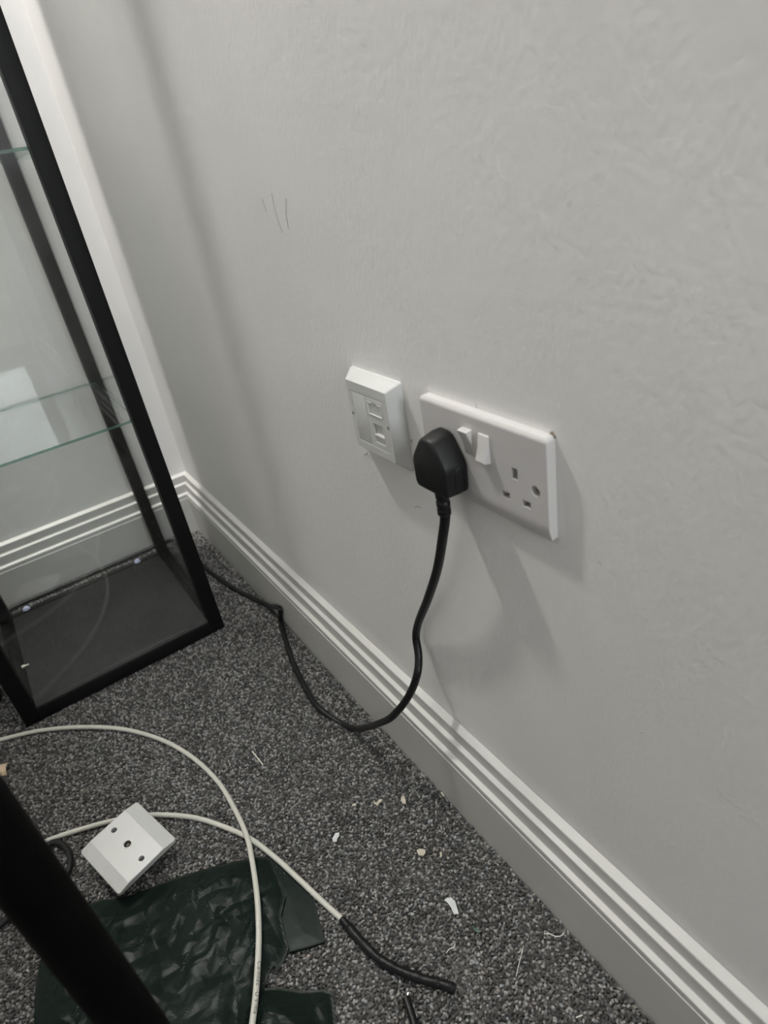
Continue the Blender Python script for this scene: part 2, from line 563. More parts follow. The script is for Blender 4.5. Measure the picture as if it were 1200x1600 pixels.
# ------------------------------------------------------------------ glass display cabinet
CX0, CX1, CY0, CY1 = 0.092, 0.439, -0.4797, -0.1155
CT, CH = 0.0252, 2.0
cab = thing('display_cabinet', 'tall glass display cabinet with black metal frame standing on the carpet in the room corner', 'cabinet',
            ((CX0 + CX1) / 2, (CY0 + CY1) / 2, 0))
for x0 in (CX0, CX1 - CT):
    for y0 in (CY0, CY1 - CT):
        MB().box(x0, x0 + CT, y0, y0 + CT, 0, CH).build('post', 'black_frame', cab, bevel=0.0012, seg=2)
for z0, z1 in ((0.0, 0.0254), (CH - 0.0268, CH)):
    for y0 in (CY0, CY1 - CT):
        MB().box(CX0 + CT, CX1 - CT, y0, y0 + CT, z0, z1).build('rail', 'black_frame', cab, bevel=0.0012, seg=2)
    for x0 in (CX0, CX1 - CT):
        MB().box(x0, x0 + CT, CY0 + CT, CY1 - CT, z0, z1).build('rail', 'black_frame', cab, bevel=0.0012, seg=2)
MB().box(CX0 + CT - 0.004, CX1 - 0.0035, CY0 + CT + 0.0004, CY1 - CT - 0.0004, 0.0256, 0.0266).build('base_panel', 'base_board', cab)
g = 0.004
zb, zt = 0.0268, CH - 0.0268
def pane(name, m, x0, x1, y0, y1, z0, z1):
    return MB().box(x0, x1, y0, y1, z0, z1).build(name, m, cab)
pane('front_pane', 'glass_dusty', CX1 - 0.016, CX1 - 0.012, CY0 + CT, CY1 - CT, zb, zt)
pane('back_pane', 'glass', CX0 + 0.010, CX0 + 0.014, CY0 + CT, CY1 - CT, zb, zt)
pane('side_pane', 'glass', CX0 + CT, CX1 - CT, CY1 - 0.014, CY1 - 0.010, zb, zt)
pane('side_pane', 'glass', CX0 + CT, CX1 - CT, CY0 + 0.010, CY0 + 0.014, zb, zt)
pane('top_pane', 'glass', CX0 + CT, CX1 - CT, CY0 + CT, CY1 - CT, CH - 0.010, CH - 0.006)
SX0, SX1, SY0, SY1 = CX0 + 0.018, CX1 - 0.0185, CY0 + 0.0165, CY1 - 0.0165
# shelves clear the posts: corners are notched
for z in (0.4315, 0.8185, 1.2055, 1.5925):
    mb = MB()
    n = CT - 0.0165 + 0.001
    nx0 = CT - 0.018 + 0.001
    nx1 = CT - 0.0185 + 0.001
    out = [(SX0 + nx0, SY0), (SX1 - nx1, SY0), (SX1 - nx1, SY0 + n), (SX1, SY0 + n), (SX1, SY1 - n), (SX1 - nx1, SY1 - n),
           (SX1 - nx1, SY1), (SX0 + nx0, SY1), (SX0 + nx0, SY1 - n), (SX0, SY1 - n), (SX0, SY0 + n), (SX0 + nx0, SY0 + n)]
    nn = len(out)
    mb.add([(x, y, z) for x, y in out] + [(x, y, z + 0.0042) for x, y in out],
           [tuple(range(nn - 1, -1, -1)), tuple(range(nn, 2 * nn))], 0)
    for i in range(nn):
        j = (i + 1) % nn
        mb.add([(*out[i], z), (*out[j], z), (*out[j], z + 0.0042), (*out[i], z + 0.0042)], [(0, 1, 2, 3)], 1)
    mb.build('shelf', ['shelf_glass', 'glass_edge'], cab)
for q in [(0.0980,-0.1870,0.0268),(0.0949,-0.4247,0.0268)]:
    mb = MB()
    cyl(mb, (q[0] + 0.004, q[1], 0.0266), (0, 0, 1), 0.0075, 0.004, 16, r1=0.005)
    tag(mb.build('rubber_pad', 'pad', cab, smooth=True), 'bluish clear round pad')
mb = MB()
cyl(mb, (CX1 - 0.10, CY0 + CT, 0.050), (0, 1, 0), 0.004, 0.006, 12)
cyl(mb, (CX1 - 0.10, CY0 + CT + 0.006, 0.050), (0, 1, 0), 0.002, 0.006, 10)
tag(mb.build('shelf_stud', 'steel', cab, smooth=True), 'small bright metal stud')

# ------------------------------------------------------------------ double wall socket
def round_corners(o, x0, x1, z0, z1, rad, place):
    mb = MB()
    mb.loft([[place(x, z, d) for x, z in rrect(x0 - 0.0001, x1 + 0.0001, z0 - 0.0001, z1 + 0.0001, rad, 6)] for d in (-0.02, 0.02)])
    boolean(o, [mb.build('cutter', 'plastic')], 'INTERSECT')
def slab_profile(x0, x1, zc, hz, d_edge, d_face, roll, roll_top, n=6):
    """Plate with rolled long edges, profile in (depth, z) extruded along x."""
    prof = [(0.0, -hz)]
    for k in range(n + 1):
        t = k / n
        prof.append((d_edge + (d_face - d_edge) * math.sin(t * PI / 2), -hz + roll * t))
    for k in range(n + 1):
        t = 1 - k / n
        prof.append((d_edge + 0.0012 + (d_face - d_edge - 0.0012) * math.sin(t * PI / 2), hz - roll_top * t))
    prof.append((0.0, hz))
    mb = MB()
    mb.loft([[(x, -d, zc + z) for d, z in prof] for x in (x0, x1)])
    return mb
PX0, PX1, PZ = 1.0500, 1.1962, 0.5302
sock = thing('double_wall_socket', 'white double switched power socket on the long grey wall, black plug in one outlet', 'socket', (1.123, 0, PZ))
plate = slab_profile(PX0, PX1, PZ, 0.043, 0.0056, 0.0092, 0.015, 0.004).build('face_plate', 'plastic', sock, bevel=0.0012, seg=3, sharp=50)
round_corners(plate, PX0, PX1, PZ - 0.043, PZ + 0.043, 0.0042, lambda x, z, d: (x, -d, z))
def cutbox(x0, x1, y0, y1, z0, z1):
    return MB().box(x0, x1, y0, y1, z0, z1).build('cutter', 'plastic')
cuts = []
XR, XL, ZN = 1.1627, 1.0833, 0.5133
def slot_set(xc):
    return [(xc, ZN + 0.0222, 0.0031, 0.0048), (xc - 0.0111, ZN, 0.0043, 0.0029), (xc + 0.0111, ZN, 0.0043, 0.0029)]
for xc in (XR, XL):
    for x, z, hx, hz in slot_set(xc):
        cuts.append(cutbox(x - hx, x + hx, -0.02, -0.0022, z - hz, z + hz))
for x in (1.1838, 1.0622):
    mb = MB()
    cyl(mb, (x, -0.02, 0.5283), (0, 1, 0), 0.0044, 0.0172, 24)
    cuts.append(mb.build('cutter', 'plastic'))
boolean(plate, cuts)
for xc in (XR, XL):
    for i, (x, z, hx, hz) in enumerate(slot_set(xc)):
        MB().box(x - hx + 0.0002, x + hx - 0.0002, -0.0036, -0.0021, z - hz + 0.0002, z + hz - 0.0002).build('slot_shutter', 'slot_dark' if i == 0 else 'shutter', sock)
for x in (1.1838, 1.0622):
    mb = MB()
    cyl(mb, (x, -0.0027, 0.5283), (0, -1, 0), 0.0036, 0.0018, 18)
    s = mb.build('screw', 'steel', sock)
    c = MB().box(x - 0.0004, x + 0.0004, -0.0065, -0.0037, 0.5283 - 0.004, 0.5283 + 0.004).build('cutter', 'steel')
    boolean(s, [c])
# rockers: one pressed at the foot (head stands proud), one pressed at the head
def rocker(x0, x1, prof):
    mb = MB()
    mb.loft([[(x, -d, z) for d, z in prof] for x in (x0, x1)])
    return mb.build('rocker', 'plastic', sock, bevel=0.0004, seg=2, sharp=30)
r1 = rocker(1.1055, 1.1168, [(0.006, 0.5360), (0.0093, 0.5362), (0.0108, 0.5470), (0.0152, 0.5578), (0.0148, 0.5584), (0.006, 0.5590)])
r2 = rocker(1.1253, 1.1366, [(0.006, 0.5350), (0.0150, 0.5366), (0.0154, 0.5375), (0.0118, 0.5485), (0.0106, 0.5588), (0.006, 0.5592)])

def text_mesh(body, size, spacing=1.0):
    cu = bpy.data.curves.new('lettering', 'FONT')
    cu.body = body
    cu.size = size
    cu.resolution_u = 3
    cu.space_character = spacing
    o = bpy.data.objects.new('lettering', cu)
    COL.objects.link(o)
    bpy.context.view_layer.update()
    me = bpy.data.meshes.new_from_object(o.evaluated_get(bpy.context.evaluated_depsgraph_get()))
    v = [tuple(p.co) for p in me.vertices]
    f = [tuple(p.vertices) for p in me.polygons]
    bpy.data.objects.remove(o)
    bpy.data.meshes.remove(me)
    return v, f
tv, tf = text_mesh('ON', 0.0038)
tw = max(p[0] for p in tv)
mb = MB()
mb.add([(1.11115 - tw / 2 + x, -0.0105 - y, 0.5589 - (0.0006) * ((0.0105 + y) - 0.006) / 0.0088 + 0.0001) for x, y, z in tv], tf)
mb.build('on_mark', 'scuff', sock)

# ------------------------------------------------------------------ data outlet on its surround
dat = thing('data_outlet', 'white single data outlet on a deep chamfered surround beside the double socket', 'socket', (0.968, 0, 0.5284))
BX0, BX1, BZ0, BZ1 = 0.9245, 1.0112, 0.4836, 0.5735
FX0, FX1, FZ0, FZ1 = 0.936, 1.0062, 0.4956, 0.5672
MX0, MX1, MZ0, MZ1 = 0.9425, 0.9985, 0.5040, 0.5572
def L3(r, y):
    return [(x, y, z) for x, z in r]
mb = MB()
mb.loft([L3(rrect(BX0, BX1, BZ0, BZ1, 0.0025, 3), 0.0), L3(rrect(BX0, BX1, BZ0, BZ1, 0.0025, 3), -0.0028),
         L3(rrect(BX0 + .0012, BX1 - .0004, BZ0 + .0012, BZ1 - .0008, 0.0022, 3), -0.0036),
         L3(rrect(FX0 - .0008, FX1 + .0006, FZ0 - .0008, FZ1 + .0006, 0.0016, 3), -0.0152),
         L3(rrect(FX0 + .0004, FX1 - .0004, FZ0 + .0004, FZ1 - .0004, 0.0014, 3), -0.0161)])
sur = mb.build('surround', 'gloss_plastic', dat, smooth=True, sharp=24)
cuts = [cutbox(MX0 - .0003, MX1 + .0003, -0.03, -0.0125, MZ0 - .0003, MZ1 + .0003)]
for x in (0.9392, 1.0022):
    mb = MB()
    cyl(mb, (x, -0.03, 0.5312), (0, 1, 0), 0.0023, 0.0195, 18)
    cuts.append(mb.build('cutter', 'plastic'))
boolean(sur, cuts)
for x in (0.9392, 1.0022):
    mb = MB()
    cyl(mb, (x, -0.0103, 0.5312), (0, -1, 0), 0.0021, 0.002, 16)
    mb.build('screw', 'steel', dat)
mid = 0.9665
MB().box(MX0, mid - .0001, -0.0158, -0.012, MZ0, MZ1).build('blank_module', 'gloss_plastic', dat, bevel=0.0005)
port = MB().box(mid + .0001, MX1, -0.0158, -0.012, MZ0, MZ1).build('port_module', 'gloss_plastic', dat, bevel=0.0005)
boolean(port, [cutbox(0.9700, 0.9952, -0.02, -0.0150, 0.5386, 0.5518), cutbox(0.9750, 0.9925, -0.02, -0.0128, 0.5100, 0.5304)])
mb = MB()
for a, b, c, d in ((0.9705, 0.9947, 0.5386, 0.5396), (0.9705, 0.9780, 0.5508, 0.5516), (0.9872, 0.9947, 0.5508, 0.5516), (0.9939, 0.9947, 0.5396, 0.5508), (0.9705, 0.9713, 0.5396, 0.5508)):
    mb.box(a, b, -0.0164, -0.0148, c, d)
tag(mb.build('label_window', 'gloss_plastic', port, bevel=0.0002), 'raised rim of the label window')
mb = MB()
mb.loft([[(x, y, z) for y, z in ((-0.0129, 0.5102), (-0.0150, 0.5102), (-0.0160, 0.5182), (-0.0152, 0.5192), (-0.0136, 0.5196), (-0.0133, 0.5302), (-0.0127, 0.5302))] for x in (0.9752, 0.9923)])
mb.build('shutter', 'gloss_plastic', port, bevel=0.0002)

# ------------------------------------------------------------------ plugged-in mains lead
lead = thing('power_lead', 'black mains lead plugged into the double socket, cord looping down to carpet', 'power lead', (XL, -0.0095, 0.51))
def house(hb, hs, ht, zb, zs, zt, rf, y, n=6):
    c = [(-hb, zb), (hb, zb), (hs, zs), (ht, zt), (-ht, zt), (-hs, zs)]
    out = []
    for i in range(6):
        p, a, b = Vector(c[i]), Vector(c[i - 1]), Vector(c[(i + 1) % 6])
        r = min(rf, 0.46 * (a - p).length, 0.46 * (b - p).length)
        s = p + (a - p).normalized() * r
        e = p + (b - p).normalized() * r
        for k in range(n + 1):
            t = k / n
            q = s * (1 - t) ** 2 + p * 2 * t * (1 - t) + e * t * t
            out.append((XL + q.x, y, q.y))
    return out
mb = MB()
mb.loft([house(.0225, .0235, .0085, .5015, .5270, .5505, .006, -0.0096), house(.0236, .0246, .0090, .5002, .5275, .5515, .006, -0.0106),
         house(.0236, .0246, .0090, .4998, .5278, .5515, .006, -0.0180), house(.0223, .0231, .0082, .4998, .5278, .5494, .006, -0.0292),
         house(.0219, .0227, .0079, .5001, .5276, .5489, .006, -0.0306), house(.0211, .0219, .0073, .5008, .5271, .5480, .0055, -0.0317),
         house(.0200, .0208, .0065, .5018, .5263, .5466, .005, -0.0323)])
plug = mb.build('plug', 'rubber', lead, smooth=True, sharp=60)
mb = MB()
arc = [Vector((XL + 0.0243, -0.0135, 0.503)), Vector((XL + 0.0249, -0.0135, 0.519)), Vector((XL + 0.0248, -0.0150, 0.5235)), Vector((XL + 0.0246, -0.018, 0.5255)),
       Vector((XL + 0.0243, -0.021, 0.5235)), Vector((XL + 0.0240, -0.0225, 0.519)), Vector((XL + 0.0232, -0.0225, 0.503))]
tube(mb, [q - Vector((0.0006, 0, 0)) for q in spline(arc, 5)], 0.0008, 6)
mb.build('finger_grip', 'rubber', plug, smooth=True)
mb = MB()
sr = [(0.506, .0082, .0066), (0.4985, .0082, .0066), (0.4975, .0074, .0060), (0.4905, .0068, .0058), (0.4895, .0058, .0050), (0.4878, .0058, .0050),
      (0.4868, .0068, .0060), (0.4822, .0066, .0059), (0.4814, .0056, .0050), (0.4800, .0056, .0050), (0.4792, .0066, .0060), (0.4745, .0064, .0060), (0.4732, .0050, .0048)]
mb.loft([[(XL + a * math.cos(2 * PI * k / 18), -0.0215 + b * math.sin(2 * PI * k / 18), z) for k in range(18)] for z, a, b in sr])
mb.build('strain_relief', 'rubber', lead, smooth=True, sharp=50)
RC = 0.0047
cord = [(XL, -0.0215, 0.478), (XL, -0.0215, 0.470)] + [(1.0761,-0.0215,0.4472),(1.0566,-0.0200,0.3992),(1.0249,-0.0165,0.3424),(0.9894,-0.0110,0.2869),(0.9753,-0.0095,0.2548),(0.9831,-0.0150,0.2334),(0.9921,-0.0260,0.2186),(0.9828,-0.0350,0.1863),(0.9652,-0.0470,0.1512),(0.9320,-0.0560,0.1093)] \
     + [(0.8220,-0.0589,0.0046),(0.7543,-0.0776,0.0046),(0.7022,-0.0743,0.0046),(0.6361,-0.0633,0.0046),(0.5792,-0.0487,0.0046),(0.5060,-0.0232,0.0046)] + [(0.5237,-0.0275,0.0439)] + [(0.4556,-0.0155,0.0100)] + [(0.4093,-0.0352,0.0046),(0.3279,-0.0565,0.0046),(0.2438,-0.0692,0.0046),(0.2019,-0.0732,0.0046),(0.0934,-0.0816,0.0046),(0.0563,-0.0868,0.0046),(0.0218,-0.0998,0.0046),(0.0039,-0.1313,0.0046),(0.0092,-0.1924,0.0046),(-0.0031,-0.2608,0.0046),(0.0047,-0.3254,0.0046),(0.0208,-0.3886,0.0046),(0.0285,-0.4530,0.0046)] + [(0.055, -0.52, 0.0046), (0.06, -0.62, 0.0046)]
for i, q in enumerate(cord):       # keep it clear of the skirting faces
    if q[2] < 0.10:
        cord[i] = (max(q[0], 0.0215 + RC + 0.0004), min(q[1], -0.0215 - RC - 0.0004), max(q[2], RC))
CORD_RAW = cord
mb = MB()
tube(mb, spline(cord, 9), RC, 12)
mb.build('cord', 'black_flex', lead, smooth=True)

# ------------------------------------------------------------------ loose aerial wall plate on the carpet
def eul(a, b, c):
    return Matrix.Rotation(a, 4, 'Z') @ Matrix.Rotation(b, 4, 'Y') @ Matrix.Rotation(c, 4, 'X')
tvp = thing('aerial_wall_plate', 'loose square white aerial socket plate lying tilted on the carpet over a cream cable', 'wall plate')
tvp.matrix_world = Matrix.Translation((0.8135, -0.3906, 0.0359)) @ eul(0.3025, 0.1534, 0.0135)
TM = tvp.matrix_world.copy()
def local_build(mb, name, m, parent, **k):
    mb.v = [tuple(TM @ Vector(p)) for p in mb.v]
    o = mb.build(name, m, None, **k)
    o.parent = parent
    o.matrix_parent_inverse = TM.inverted() if parent is tvp else parent.matrix_world.inverted()
    return o
K = 0.043
prof = [(-K, -0.0080), (-K, -0.0026), (-K + 0.0155, 0.0010), (K - 0.0185, 0.0010), (K, -0.0030), (K, -0.0080)]
mb = MB()
mb.loft([[(x, y, z) for y, z in prof] for x in (-K, K)])
tplate = local_build(mb, 'face_plate', 'tv_plastic', tvp, bevel=0.0012, seg=3, sharp=50)
round_corners(tplate, -K, K, -K, K, 0.0045, lambda x, y, d: tuple(TM @ Vector((x, y, d))))
bpy.context.view_layer.update()
cuts = []
HOLES = [(-0.0302, 0.0), (0.0302, 0.0)]
for hx, hy in HOLES:
    mb = MB()
    cyl(mb, (hx, hy, -0.02), (0, 0, 1), 0.0037, 0.04, 24)
    mb.v = [tuple(TM @ Vector(p)) for p in mb.v]
    cuts.append(mb.build('cutter', 'plastic'))
mb = MB()
cyl(mb, (0, 0, -0.0060), (0, 0, 1), 0.0059, 0.03, 28)
mb.v = [tuple(TM @ Vector(p)) for p in mb.v]
cuts.append(mb.build('cutter', 'plastic'))
boolean(tplate, cuts)
def ring(mb, ro, ri, z0, z1, seg=28):
    c = [(math.cos(2 * PI * k / seg), math.sin(2 * PI * k / seg)) for k in range(seg)]
    mb.loft([[(x * r, y * r, z) for x, y in c] for r, z in ((ro, z0), (ro, z1), (ri, z1), (ri, z0), (ro, z0))], cap0=False, cap1=False)
mb = MB()
ring(mb, 0.0057, 0.0047, -0.0058, 0.0013)
con = local_build(mb, 'aerial_connector', 'dull_metal', tvp, smooth=True, sharp=40)
bpy.context.view_layer.update()
mb = MB()
cyl(mb, (0, 0, -0.0059), (0, 0, 1), 0.0050, 0.0016, 24)
mb2 = MB()
ring(mb2, 0.0017, 0.0008, -0.0044, -0.0006, 16)
local_build(mb, 'insulator', 'slot_dark', con)
local_build(mb2, 'centre_contact', 'shutter', con, smooth=True)
mb = MB()
mb.box(-0.016, 0.016, -0.019, 0.019, -0.030, -0.0078)
local_build(mb, 'back_housing', 'tv_plastic', tvp, bevel=0.001)

# ------------------------------------------------------------------ cream aerial cables
RX = 0.0034
bz = 0.0185
cabA = thing('looped_aerial_cable', 'cream aerial cable in a wide loop from the cabinet corner over the green bag', 'cable', (0.75, -0.33, 0))
pathA = [(0.3978,-0.6352,0.0036),(0.4172,-0.5785,0.0036),(0.4401,-0.5212,0.0036),(0.4665,-0.4636,0.0036),(0.5094,-0.4036,0.0036),(0.5646,-0.3477,0.0036),(0.6316,-0.3031,0.0036),(0.7020,-0.2741,0.0036),(0.7712,-0.2590,0.0036)] + [(0.8325,-0.2571,0.0070)] + [(0.8859,-0.2602,0.0125)] + [(0.9248,-0.2687,0.0140)] + [(0.9667,-0.2809,0.0150),(0.9991,-0.2930,0.0150),(1.0248,-0.3046,0.0150),(1.0479,-0.3166,0.0150),(1.0692,-0.3284,0.0150),(1.0885,-0.3406,0.0150),(1.1104,-0.3558,0.0150)]
PA = spline(pathA, 10)
mb = MB()
tube(mb, PA, RX, 14)
jA = mb.build('jacket', 'coax', cabA, smooth=True)
cabB = thing('stripped_aerial_cable', 'cream aerial cable under the loose wall plate, ending in a black wrapped tail', 'cable', (0.9, -0.3, 0))
pathB = [(0.6912,-0.5707,0.0036),(0.6974,-0.5225,0.0036),(0.7016,-0.4826,0.0036),(0.7223,-0.4235,0.0036),(0.7422,-0.3832,0.0036),(0.7652,-0.3483,0.0036),(0.8030,-0.3094,0.0036),(0.8423,-0.2819,0.0036),(0.8859,-0.2582,0.0036)] + [(0.9337,-0.2428,0.0052)] + [(0.9768,-0.2324,0.0062)] + [(1.0162,-0.2228,0.0050)] + [(1.0539,-0.2132,0.0042)]
mb = MB()
tube(mb, spline(pathB, 10), RX, 14)
mb.build('jacket', 'coax', cabB, smooth=True)
pathS = [(1.0519,-0.2137,0.0044),(1.0649,-0.2120,0.0044),(1.0883,-0.2085,0.0044),(1.1134,-0.2027,0.0044),(1.1374,-0.1913,0.0044),(1.1602,-0.1759,0.0044),(1.1745,-0.1642,0.0044),(1.1867,-0.1562,0.0044)]
mb = MB()
tube(mb, spline(pathS, 9), lambda t: 0.0039 + 0.0013 * min(1, t * 5) + 0.0004 * math.sin(t * 41) + 0.0003 * math.sin(t * 87), 12)
tag(mb.build('wrapped_tail', 'braid', cabB, smooth=True), 'black wrapped cable tail')

def print_along(path, start, text, size, parent):
    """Letters laid on the top of the cable, running along it."""
    tv, tf = text_mesh(text, size, 1.16)
    P = path
    L = [0.0]
    for i in range(1, len(P)):
        L.append(L[-1] + (P[i] - P[i - 1]).length)
    T, F = frames(P)
    i0 = min(range(len(P)), key=lambda i: (P[i] - Vector(start)).length)
    out = []
    toc = Vector((0.45, 0.13, 0.88)).normalized()      # side of the jacket the print sits on
    for x, y, z in tv:
        s = L[i0] + x
        k = 0
        while k < len(L) - 2 and L[k + 1] < s:
            k += 1
        t = (s - L[k]) / (L[k + 1] - L[k])
        c = P[k].lerp(P[k + 1], t)
        tg = T[k].lerp(T[k + 1], t).normalized()
        n = (toc - tg * toc.dot(tg)).normalized()
        b = n.cross(tg)
        a = (y - size * 0.30) / RX + PRINT_A
        out.append(c + (n * math.cos(a) + b * math.sin(a)) * (RX + 0.00012))
    mb = MB()
    mb.add(out, tf)
    return mb.build('printed_lettering', 'print', parent)
PRINT_A = 0.35
print_along(PA, [(1.0382,-0.3107,0.0150)][0], 'Comtec  Ultima    1', 0.0066, jA)

# black cables near the pole, a cut black stub
def cable(name, label, pts, r, m, seg=10, cat='cable'):
    mb = MB()
    tube(mb, spline(pts, 9), r, seg)
    return tag(mb.build(name, m, None, smooth=True), label, cat)
cable('black_cable', 'thin black cable curling out from behind the thick black table leg beside the aerial plate', [(0.8048,-0.5864,0.0046),(0.7889,-0.5596,0.0046),(0.7819,-0.5417,0.0046),(0.7600,-0.5140,0.0046),(0.7275,-0.4997,0.0046),(0.7108,-0.4871,0.0046),(0.7144,-0.4740,0.0046),(0.7335,-0.4654,0.0046),(0.7543,-0.4642,0.0046),(0.7702,-0.4696,0.0046),(0.7802,-0.4852,0.0046),(0.7837,-0.5017,0.0046)], 0.0042, 'black_flex')
stub = thing('cut_black_cable', 'short cut end of black cable on carpet past the wrapped tail', 'cable', (1.16, -0.2, 0))
mb = MB()
tube(mb, spline([(1.1616,-0.2010,0.0046),(1.1740,-0.2043,0.0046),(1.1870,-0.2081,0.0046),(1.2049,-0.2166,0.0046),(1.2289,-0.2337,0.0046)], 8), 0.0042, 12)
mb.build('jacket', 'black_flex', stub, smooth=True)
mb = MB()
tube(mb, spline([(1.1640,-0.2010,0.0052),(1.1616,-0.1985,0.0052),(1.1597,-0.1963,0.0052)], 4), 0.0011, 6)
tag(mb.build('bare_core', 'steel', stub, smooth=True), 'bright bare wire tip')
cable('black_cord_loop', 'rounded black cord edge peeking in beside the cabinet base', [(0.2511,-0.5219,0.0050),(0.2770,-0.5131,0.0050),(0.3063,-0.5093,0.0050),(0.3292,-0.5116,0.0050),(0.3387,-0.5189,0.0050),(0.3428,-0.5320,0.0050)], 0.0048, 'black_flex')

# ------------------------------------------------------------------ crumpled green plastic bag
def poly_inside(px, py, poly):
    ins = np.zeros(px.shape, bool)
    j = len(poly) - 1
    for i in range(len(poly)):
        xi, yi = poly[i][:2]
        xj, yj = poly[j][:2]
        c = ((yi > py) != (yj > py)) & (px < (xj - xi) * (py - yi) / (yj - yi + 1e-12) + xi)
        ins ^= c
        j = i
    return ins
def facet_noise(X, Y, cell, amp, seed, ang):
    """Random heights on a skewed grid, joined by flat triangles: crumple with sharp creases."""
    c, s = math.cos(ang), math.sin(ang)
    u = (X * c - Y * s) / cell
    v = (X * s + Y * c) / cell
    u = u + 0.35 * np.sin(v * 2.1 + seed)
    v = v + 0.35 * np.sin(u * 1.7 + seed * 2)
    i, j = np.floor(u).astype(int), np.floor(v).astype(int)
    fu, fv = u - i, v - j
    def hsh(a, b):
        n = np.sin(a * 127.1 + b * 311.7 + seed * 74.7) * 43758.5453
        return n - np.floor(n)
    h00, h10, h01, h11 = hsh(i, j), hsh(i + 1, j), hsh(i, j + 1), hsh(i + 1, j + 1)
    lo = fu + fv < 1
    h = np.where(lo, h00 + (h10 - h00) * fu + (h01 - h00) * fv, h11 + (h01 - h11) * (1 - fu) + (h10 - h11) * (1 - fv))
    return amp * h
def sheet(name, outline, parent, step, base, amp, seed):
    poly = [tuple(p[:2]) for p in outline]
    P = np.array(poly)
    xs = np.arange(P[:, 0].min() - step, P[:, 0].max() + step, step)
    ys = np.arange(P[:, 1].min() - step, P[:, 1].max() + step, step)
    X, Y = np.meshgrid(xs, ys, indexing='ij')
    cin = poly_inside(X[:-1, :-1] + step / 2, Y[:-1, :-1] + step / 2, poly)
    use = np.zeros(X.shape, int)
    for a in (0, 1):
        for b in (0, 1):
            use[a:a + cin.shape[0], b:b + cin.shape[1]] += cin
    # distance to the outline and nearest point on it
    A = P
    B = np.roll(P, -1, 0)
    dmin = np.full(X.shape, 9.0)
    NX, NY = X.copy(), Y.copy()
    for a, b in zip(A, B):
        d = b - a
        t = np.clip(((X - a[0]) * d[0] + (Y - a[1]) * d[1]) / (d @ d + 1e-12), 0, 1)
        qx, qy = a[0] + d[0] * t, a[1] + d[1] * t
        dd = np.hypot(X - qx, Y - qy)
        m = dd < dmin
        dmin = np.where(m, dd, dmin)
        NX = np.where(m, qx, NX)
        NY = np.where(m, qy, NY)
    edge = (use > 0) & (use < 4)
    Xs, Ys = np.where(edge, NX, X), np.where(edge, NY, Y)
    fade = np.clip(dmin / 0.028, 0.10, 1)
    mask = 0.25 + 0.75 * facet_noise(X, Y, 0.085, 1.0, seed + 11, 0.9) ** 1.5
    Z = facet_noise(X, Y * 2.2, 0.075, 0.016, seed, 0.35) + facet_noise(X * 1.7, Y, 0.030, 0.0095 * mask, seed + 3, 1.2) \
        + facet_noise(X, Y, 0.0125, 0.0070 * mask, seed + 7, 0.2)
    Z = base + amp * Z * fade
    for q in PA[::2]:                              # the cable presses the film down along its run
        d = np.hypot(X - q.x, Y - q.y)
        Z = np.minimum(Z, np.maximum(q.z - RX - 0.0012, 0.001) + np.clip(d - 0.0055, 0, 1) * 1.1)
    idx = -np.ones(X.shape, int)
    sel = use > 0
    idx[sel] = np.arange(sel.sum())
    v = np.stack([Xs[sel], Ys[sel], Z[sel]], 1)
    ii, jj = np.nonzero(cin)
    f = np.stack([idx[ii, jj], idx[ii + 1, jj], idx[ii + 1, jj + 1], idx[ii, jj + 1]], 1)
    mb = MB()
    mb.add(v.tolist(), f.tolist())
    o = mb.build(name, 'bag', parent)
    md = o.modifiers.new('film', 'SOLIDIFY')
    md.thickness = 0.0004
    return o
bag = thing('plastic_bag', 'crumpled dark green plastic bag lying flat on the carpet under the cream cable', 'bag', (1.0, -0.36, 0))
OUT = [(0.8314,-0.4654,0.0020),(0.8403,-0.4419,0.0020),(0.8581,-0.4098,0.0020),(0.8655,-0.3830,0.0020),(0.8767,-0.3486,0.0020),(0.8898,-0.3143,0.0020),(0.9046,-0.2830,0.0020),(0.9178,-0.2590,0.0020),(0.9297,-0.2473,0.0020),(0.9589,-0.2504,0.0020),(0.9860,-0.2540,0.0020),(1.0029,-0.2684,0.0020),(1.0252,-0.2743,0.0020),(1.0403,-0.2769,0.0020),(1.0486,-0.2875,0.0020),(1.0535,-0.2979,0.0020),(1.0449,-0.2985,0.0020),(1.0533,-0.3103,0.0020),(1.0601,-0.3165,0.0020),(1.0691,-0.3039,0.0020),(1.0866,-0.2863,0.0020),(1.1006,-0.2663,0.0020),(1.1096,-0.2596,0.0020),(1.1360,-0.2703,0.0020),(1.1643,-0.2854,0.0020),(1.1331,-0.3599,0.0020),(1.0892,-0.4427,0.0020),(1.0243,-0.4963,0.0020),(0.9606,-0.5364,0.0020),(0.9320,-0.5362,0.0020),(0.8946,-0.5295,0.0020),(0.8647,-0.5195,0.0020),(0.8421,-0.4967,0.0020)]
sheet('bag_body', OUT, bag, 0.0020, 0.0022, 0.95, 4.0)
FLAP = [(0.9193,-0.2536,0.0010),(0.9316,-0.2466,0.0010),(0.9596,-0.2385,0.0010),(0.9868,-0.2327,0.0010),(1.0100,-0.2282,0.0010),(1.0363,-0.2349,0.0010),(1.0607,-0.2417,0.0010),(1.0538,-0.2612,0.0010),(1.0451,-0.2796,0.0010),(1.0267,-0.2803,0.0010),(0.9893,-0.2705,0.0010)]
sheet('bag_flap', FLAP, bag, 0.003, 0.0012, 0.10, 9.0)
mb = MB()
tube(mb, spline([(p[0], p[1], 0.0026) for p in [(1.0594,-0.2414,0.0026),(1.0523,-0.2600,0.0026),(1.0437,-0.2785,0.0026)]], 6), lambda t: 0.0013, 6)
mb.build('hem', 'bag', bag, smooth=True)

